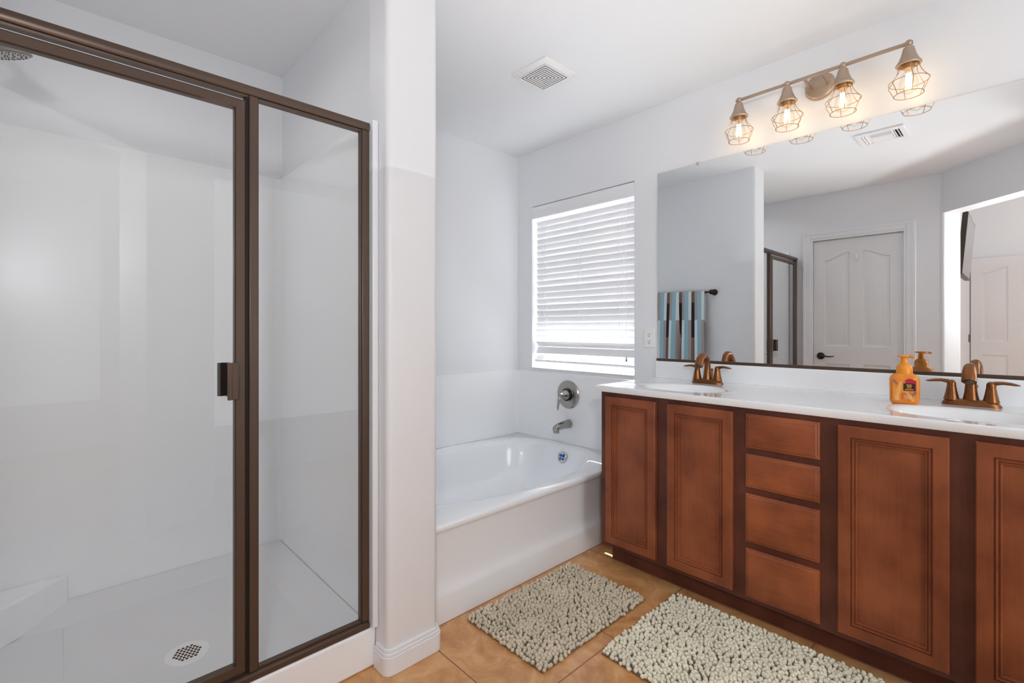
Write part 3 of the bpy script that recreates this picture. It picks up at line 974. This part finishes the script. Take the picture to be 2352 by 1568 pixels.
# ------------------------------------------------------------------ vanity light
vl = thing('vanity_light', 'four-bulb champagne bar light with wire cage shades above the mirror', 'wall light', (XV, .623, 2.255))
BX, BZ = 2.40, 2.262
MB().lathe((XV - .0005, .628, 2.250), (-1, 0, 0), [(0, .060), (.006, .060), (.014, .056), (.018, .05), (.019, .0)], 48).build('backplate', M['champagne'], vl)
for yy in (.592, .664):
    MB().tube([(XV - .012, yy, BZ - .012), (XV - .06, yy, BZ - .006), (BX, yy, BZ)], .0065, 12).build('bracket', M['champagne'], vl)
MB().tube([(BX, .290, BZ), (BX, .956, BZ)], .0075, 14).build('bar', M['champagne'], vl)
SHY = (.303, .518, .731, .943)
for yy in SHY:
    s = MB()
    s.ball((BX, yy, BZ), .0135, 20, 12)
    s.lathe((BX, yy, BZ - .008), (0, 0, -1), [(0, .009), (.008, .009), (.009, .017), (.014, .0185), (.035, .0235), (.055, .031), (.066, .037), (.070, .0405), (.074, .0412), (.077, .039), (.077, .034), (.06, .026), (.03, .018)], 36, True, False)
    s = s.build('shade', M['champagne'], vl, smooth=50)
    zt = BZ - .083
    MB().lathe((BX, yy, zt + .018), (0, 0, -1), [(0, .019), (.022, .019), (.03, .0165), (.034, .0165)], 24).build('socket', M['cage'], s)
    cg = MB()
    zr, zb = BZ - .148, BZ - .198
    rmid, rbot = .0625, .046
    for k in range(6):
        an = 2 * PI * k / 6 + .35
        c_, s_ = math.cos(an), math.sin(an)
        pr_ = [(.033, zt), (.0355, zt - .02), (.042, zt - .036), (.052, zt - .052), (rmid, zr), (rmid + .0035, zr - .004), (rmid + .001, zr - .011), (.056, zr - .026), (rbot, zb)]
        cg.tube([(BX + r_ * c_, yy + r_ * s_, z_) for r_, z_ in pr_], .0013, 6)
    for r_, z_ in ((rmid, zr), (rbot, zb), (.033, zt)):
        cg.tube([(BX + r_ * math.cos(2 * PI * k / 40), yy + r_ * math.sin(2 * PI * k / 40), z_) for k in range(40)], .0013, 6, closed=True)
    cg.build('cage', M['cage'], s)
    z0 = zt - .014
    MB().lathe((BX, yy, z0), (0, 0, -1), [(0, .0135), (.012, .015), (.035, .024), (.06, .0295), (.075, .0295), (.088, .023), (.096, .010), (.0975, .001)], 28, False, True).build('bulb', M['bulb'], s)
    fl = MB()
    for k in range(6):
        an = 2 * PI * k / 6
        fl.tube([(BX + .007 * math.cos(an), yy + .007 * math.sin(an), z0 - .02), (BX + .0105 * math.cos(an + .2), yy + .0105 * math.sin(an + .2), z0 - .074)], .0024, 6)
    fl.build('filament', M['filament'], s)
    d = bpy.data.lights.new('bulb_glow', 'POINT')
    d.energy = .13
    d.color = (1, .62, .30)
    d.shadow_soft_size = .018
    lo = bpy.data.objects.new('bulb_glow', d)
    lo.location = (BX, yy, z0 - .05)
    C.objects.link(lo)

# ------------------------------------------------------------------ ceiling grilles
ef = thing('exhaust_fan_grille', 'square white exhaust fan grille on the ceiling', 'vent', (1.783, 1.655, ZC))
plf = lambda a_, b_, h: (a_, b_, ZC - h)
mb = MB()
fcx, fcy, fh = 1.783, 1.655, .118
rect_rings(mb, plf, fcx - fh, fcx + fh, fcy - fh, fcy + fh, [(0, .0005), (.001, .006), (.006, .011), (.022, .017), (.026, .0175)])
mb.build('cover', M['white_plastic'], ef, smooth=30)
MB().box(fcx - .089, fcx + .089, fcy - .089, fcy + .089, ZC - .0185, ZC - .0172).build('dark_backing', M['slot'], ef, smooth=0)
for k in range(7):
    h0 = .090 - k * .0136
    lo_ = MB()
    w_ = .0076
    zr0, zr1 = ZC - .0205, ZC - .0186
    if k < 6:
        lo_.box(fcx - h0, fcx + h0, fcy - h0, fcy - h0 + w_, zr0, zr1); lo_.box(fcx - h0, fcx + h0, fcy + h0 - w_, fcy + h0, zr0, zr1)
        lo_.box(fcx - h0, fcx - h0 + w_, fcy - h0 + w_, fcy + h0 - w_, zr0, zr1); lo_.box(fcx + h0 - w_, fcx + h0, fcy - h0 + w_, fcy + h0 - w_, zr0, zr1)
    else:
        lo_.box(fcx - h0, fcx + h0, fcy - h0, fcy + h0, zr0, zr1)
    lo_.build('grille_ring', M['white_plastic'], ef, smooth=0)
rg = thing('ceiling_air_register', 'white louvred air register on the ceiling seen in the mirror', 'vent', (1.025, .64, ZC))
mb = MB()
rx0, rx1, ry0, ry1 = .89, 1.16, .51, .77
for (a0, a1, b0, b1) in ((rx0, rx1, ry0, ry0 + .03), (rx0, rx1, ry1 - .03, ry1), (rx0, rx0 + .045, ry0 + .03, ry1 - .03), (rx1 - .045, rx1, ry0 + .03, ry1 - .03)):
    mb.box(a0, a1, b0, b1, ZC - .012, ZC - .0005)
mb.box(rx0 + .045, rx1 - .045, .575, .583, ZC - .012, ZC - .001); mb.box(rx0 + .045, rx1 - .045, .697, .705, ZC - .012, ZC - .001)
mb.build('frame', M['white_plastic'], rg, bevel=.003)
MB().box(rx0 + .045, rx1 - .045, ry0 + .03, ry1 - .03, ZC - .0025, ZC - .0005).build('dark_backing', M['slot'], rg, smooth=0)
for k in range(9):
    xx = rx0 + .0535 + k * .0202
    MB().obox((xx, .64, ZC - (.0085 if k < 5 else .0075)), (math.cos(.12), 0, math.sin(.12)), (0, 1, 0), (-math.sin(.12), 0, math.cos(.12)), .0206 if k < 5 else .0105, .112, .0012).build('louver', M['white_plastic'], rg, smooth=0)
for yc, sg in ((.55, -1), (.567, -1), (.713, 1), (.730, 1)):
    MB().obox((1.025, yc, ZC - .009), (1, 0, 0), (0, math.cos(.7), -sg * math.sin(.7)), (0, sg * math.sin(.7), math.cos(.7)), .175, .014, .0012).build('louver', M['white_plastic'], rg, smooth=0)

# ------------------------------------------------------------------ towel on the partition (seen in the mirror)
bar = thing('towel_bar', 'dark bronze towel bar on the partition wall, seen in the mirror', 'towel bar', (PX1, 2.08, 1.46))
TBX, TBZ = PX1 + .062, 1.462
MB().tube([(TBX, 1.78, TBZ), (TBX, 2.42, TBZ)], .0085, 14).build('rod', M['bronze_dark'], bar)
for yy in (1.772, 2.425):
    pm = MB()
    pm.lathe((PX1 + .0005, yy, TBZ), (1, 0, 0), [(0, .026), (.006, .026), (.012, .012), (.05, .011)], 24)
    pm.ball((TBX, yy, TBZ), .021, 20, 12)
    pm.build('bracket', M['bronze_dark'], bar)
tcol = [mat('towel_blue', srgb(150, 190, 205), .95, bump=.6, bump_scale=500), mat('towel_pale', srgb(222, 228, 228), .95, bump=.6, bump_scale=500),
        mat('towel_brown', srgb(112, 98, 90), .95, bump=.6, bump_scale=500), mat('towel_black', srgb(32, 33, 42), .95, bump=.6, bump_scale=500), mat('towel_taupe', srgb(172, 160, 155), .95, bump=.6, bump_scale=500)]
tw = MB()
stripe = [('b', .034), ('w', .026), ('d', .024), ('t', .024)]
cols = []
y = 1.826
seq = ['w'] + ['b', 't', 'd', 'w'] * 6
wd = {'b': .036, 'w': .026, 'd': .0275, 't': .0235}
yb = [y]
kinds = []
for s_ in seq:
    if yb[-1] > 2.37: break
    for _ in range(3):
        yb.append(yb[-1] + wd[s_] / 3); kinds.append(s_)
ztop = TBZ + .011
bot = .80
rows = [('front', z) for z in np.linspace(bot, TBZ, 40)]
def fold(yv, drop):
    g = .006 * math.sin((yv - 1.8) * 21 + .6) + .004 * math.sin((yv - 1.8) * 47)
    cre = -.030 * math.exp(-((yv - 2.03 - .05 * drop) / .014) ** 2)
    return (g + cre) * min(1, drop * 2.6)
path = []
for z in np.linspace(bot, TBZ, 41):
    path.append((TBX + .013, z, TBZ - z))
for k in range(1, 8):
    an = PI * k / 8
    path.append((TBX + .013 * math.cos(an), TBZ + .0125 * math.sin(an), 0))
for z in np.linspace(TBZ, .88, 36):
    path.append((TBX - .013, z, -(TBZ - z)))
verts, th = [], .0035
def tp(i, j, off):
    x, z, dr_ = path[i]
    yv = yb[j]
    if dr_ >= 0:
        xx = x + fold(yv, dr_) + .012 * dr_ + off
    else:
        xx = x - .3 * fold(yv, -dr_) * 0 - off - .006 * dr_ * 0
    sh_ = .035 * (dr_ if dr_ > 0 else -dr_ * -.4) * math.sin((yv - 1.95) * 9)
    return (max(xx, PX1 + .006), yv + sh_ * .5, z)
nI, nJ = len(path), len(yb)
tw.v = [tp(i, j, 0) for i in range(nI) for j in range(nJ)]
for i in range(nI - 1):
    for j in range(nJ - 1):
        zc = path[i][1]; s_ = kinds[j]; 
        if s_ == 'b': c_ = 0
        elif s_ == 'w': c_ = 1 if zc > 1.22 else 4
        elif s_ == 't': c_ = 4 if zc > 1.22 else 1
        else: c_ = 3 if 1.075 < zc < 1.365 else 2
        tw.f.append((i * nJ + j, i * nJ + j + 1, (i + 1) * nJ + j + 1, (i + 1) * nJ + j)); tw.mi.append(c_)
to = tw.build('striped_towel', tcol, None, smooth=80)
so_ = to.modifiers.new('thickness', 'SOLIDIFY'); so_.thickness = .004; so_.offset = 0
tag(to, 'blue, black and taupe striped towel hanging over the towel bar', 'towel')

# ------------------------------------------------------------------ bath mats
def noodle_proto(seg=7):
    prof = [(0, .6), (.25, .95), (.55, 1.0), (.80, .82), (.94, .48)]
    vs_, fs = [], []
    for d, r_ in prof:
        for k in range(seg):
            an = 2 * PI * k / seg
            vs_.append((r_ * math.cos(an), r_ * math.sin(an), d))
    vs_.append((0, 0, 1.02))
    for i in range(len(prof) - 1):
        for k in range(seg):
            k2 = (k + 1) % seg
            fs.append((i * seg + k, i * seg + k2, (i + 1) * seg + k2, (i + 1) * seg + k))
    t_ = len(vs_) - 1
    for k in range(seg):
        fs.append(((len(prof) - 1) * seg + k, (len(prof) - 1) * seg + (k + 1) % seg, t_))
    return np.array(vs_), fs
def bath_mat(x0, x1, y0, y1, label, pile_m, back_m, curl=0):
    cx, cy = (x0 + x1) / 2, (y0 + y1) / 2
    g = thing('bath_mat', label, 'bath mat', (cx, cy, 0), 'chenille bath mats on the tile')
    b = MB().box(x0, x1, y0, y1, .0008, .006)
    b.build('backing', back_m, g, bevel=.002)
    pv, pf = noodle_proto()
    V, Fc = [], []
    stp = .0138
    nx_, ny_ = int((x1 - x0) / stp), int((y1 - y0) / stp)
    rnd = random.Random(int(x0 * 1000))
    off = 0
    for i in range(nx_):
        for j in range(ny_):
            px_ = x0 + (i + .5 + rnd.uniform(-.3, .3)) * (x1 - x0) / nx_
            py_ = y0 + (j + .5 + (.5 if i % 2 else 0) * .5 + rnd.uniform(-.3, .3)) * (y1 - y0) / ny_
            rad = rnd.uniform(.0064, .0086)
            ln = rnd.uniform(.013, .020)
            ta = rnd.uniform(0, 2 * PI); tl = rnd.uniform(.1, .7)
            dx_, dy_ = math.cos(ta) * math.sin(tl), math.sin(ta) * math.sin(tl)
            ex = .5 * ((px_ - x0 < stp) * -1 + (x1 - px_ < stp) * 1)
            ey = .5 * ((py_ - y0 < stp) * -1 + (y1 - py_ < stp) * 1)
            d = Vector((dx_ + ex, dy_ + ey, math.cos(tl))).normalized()
            t_ = Vector((0, 1, 0)) if abs(d.y) < .9 else Vector((1, 0, 0))
            u_ = d.cross(t_).normalized(); w_ = d.cross(u_)
            A = np.array([list(u_ * rad), list(w_ * rad), list(d * ln)])
            bend = np.array([rnd.uniform(-.004, .004), rnd.uniform(-.004, .004), 0])
            P = pv @ A + np.outer(pv[:, 2] ** 2, bend) + np.array([px_, py_, .005])
            V.append(P)
            Fc += [tuple(q + off for q in f_) for f_ in pf]
            off += len(pv)
    V = np.concatenate(V)
    V[:, 2] = np.maximum(V[:, 2], .002)
    mb = MB(); mb.v = [tuple(q) for q in V]; mb.f = Fc; mb.mi = [0] * len(Fc)
    o = mb.build('pile', pile_m, g, smooth=180)
    o['kind'] = 'stuff'
    return g
pileA = mat('sage_taupe_chenille', srgb(206, 194, 172), .85, vary=.10, vary_scale=9)
pileB = mat('sage_chenille', srgb(228, 223, 202), .85, vary=.08, vary_scale=9)
backm = mat('mat_backing', srgb(112, 100, 82), .9)
bath_mat(1.178, 1.815, 1.100, 1.510, 'smaller taupe chenille bath mat lying against the tub apron', pileA, backm)
bath_mat(1.402, 1.945, .12, 1.024, 'longer sage chenille bath mat lying along the vanity cabinet', pileB, backm)

# ------------------------------------------------------------------ bedroom television (seen in the mirror through the entry)
tv = thing('wall_television', 'tilted flat screen on the bedroom wall, glimpsed through the entry in the mirror', 'television', (-1.53, .46, 1.95))
scrm = mat('grey_screen', srgb(150, 150, 152), .18)
a0 = Vector((0, .36, 2.235)); a1 = Vector((0, .405, 1.665))
up = (a0 - a1).normalized(); nrm = Vector((0, -up.z, up.y)); 
cn = Vector((-1.53, (a0.y + a1.y) / 2, (a0.z + a1.z) / 2))
MB().obox(cn, (1, 0, 0), up, nrm, .92, .575, .04).build('casing', M['bronze_dark'], tv, bevel=.004)
MB().obox(cn + nrm * .0205, (1, 0, 0), up, nrm, .89, .545, .002).build('screen', scrm, tv, smooth=0)
MB().box(-1.65, -1.41, .425, .459, 1.85, 2.05).build('bracket', M['bronze_dark'], tv, bevel=.002)
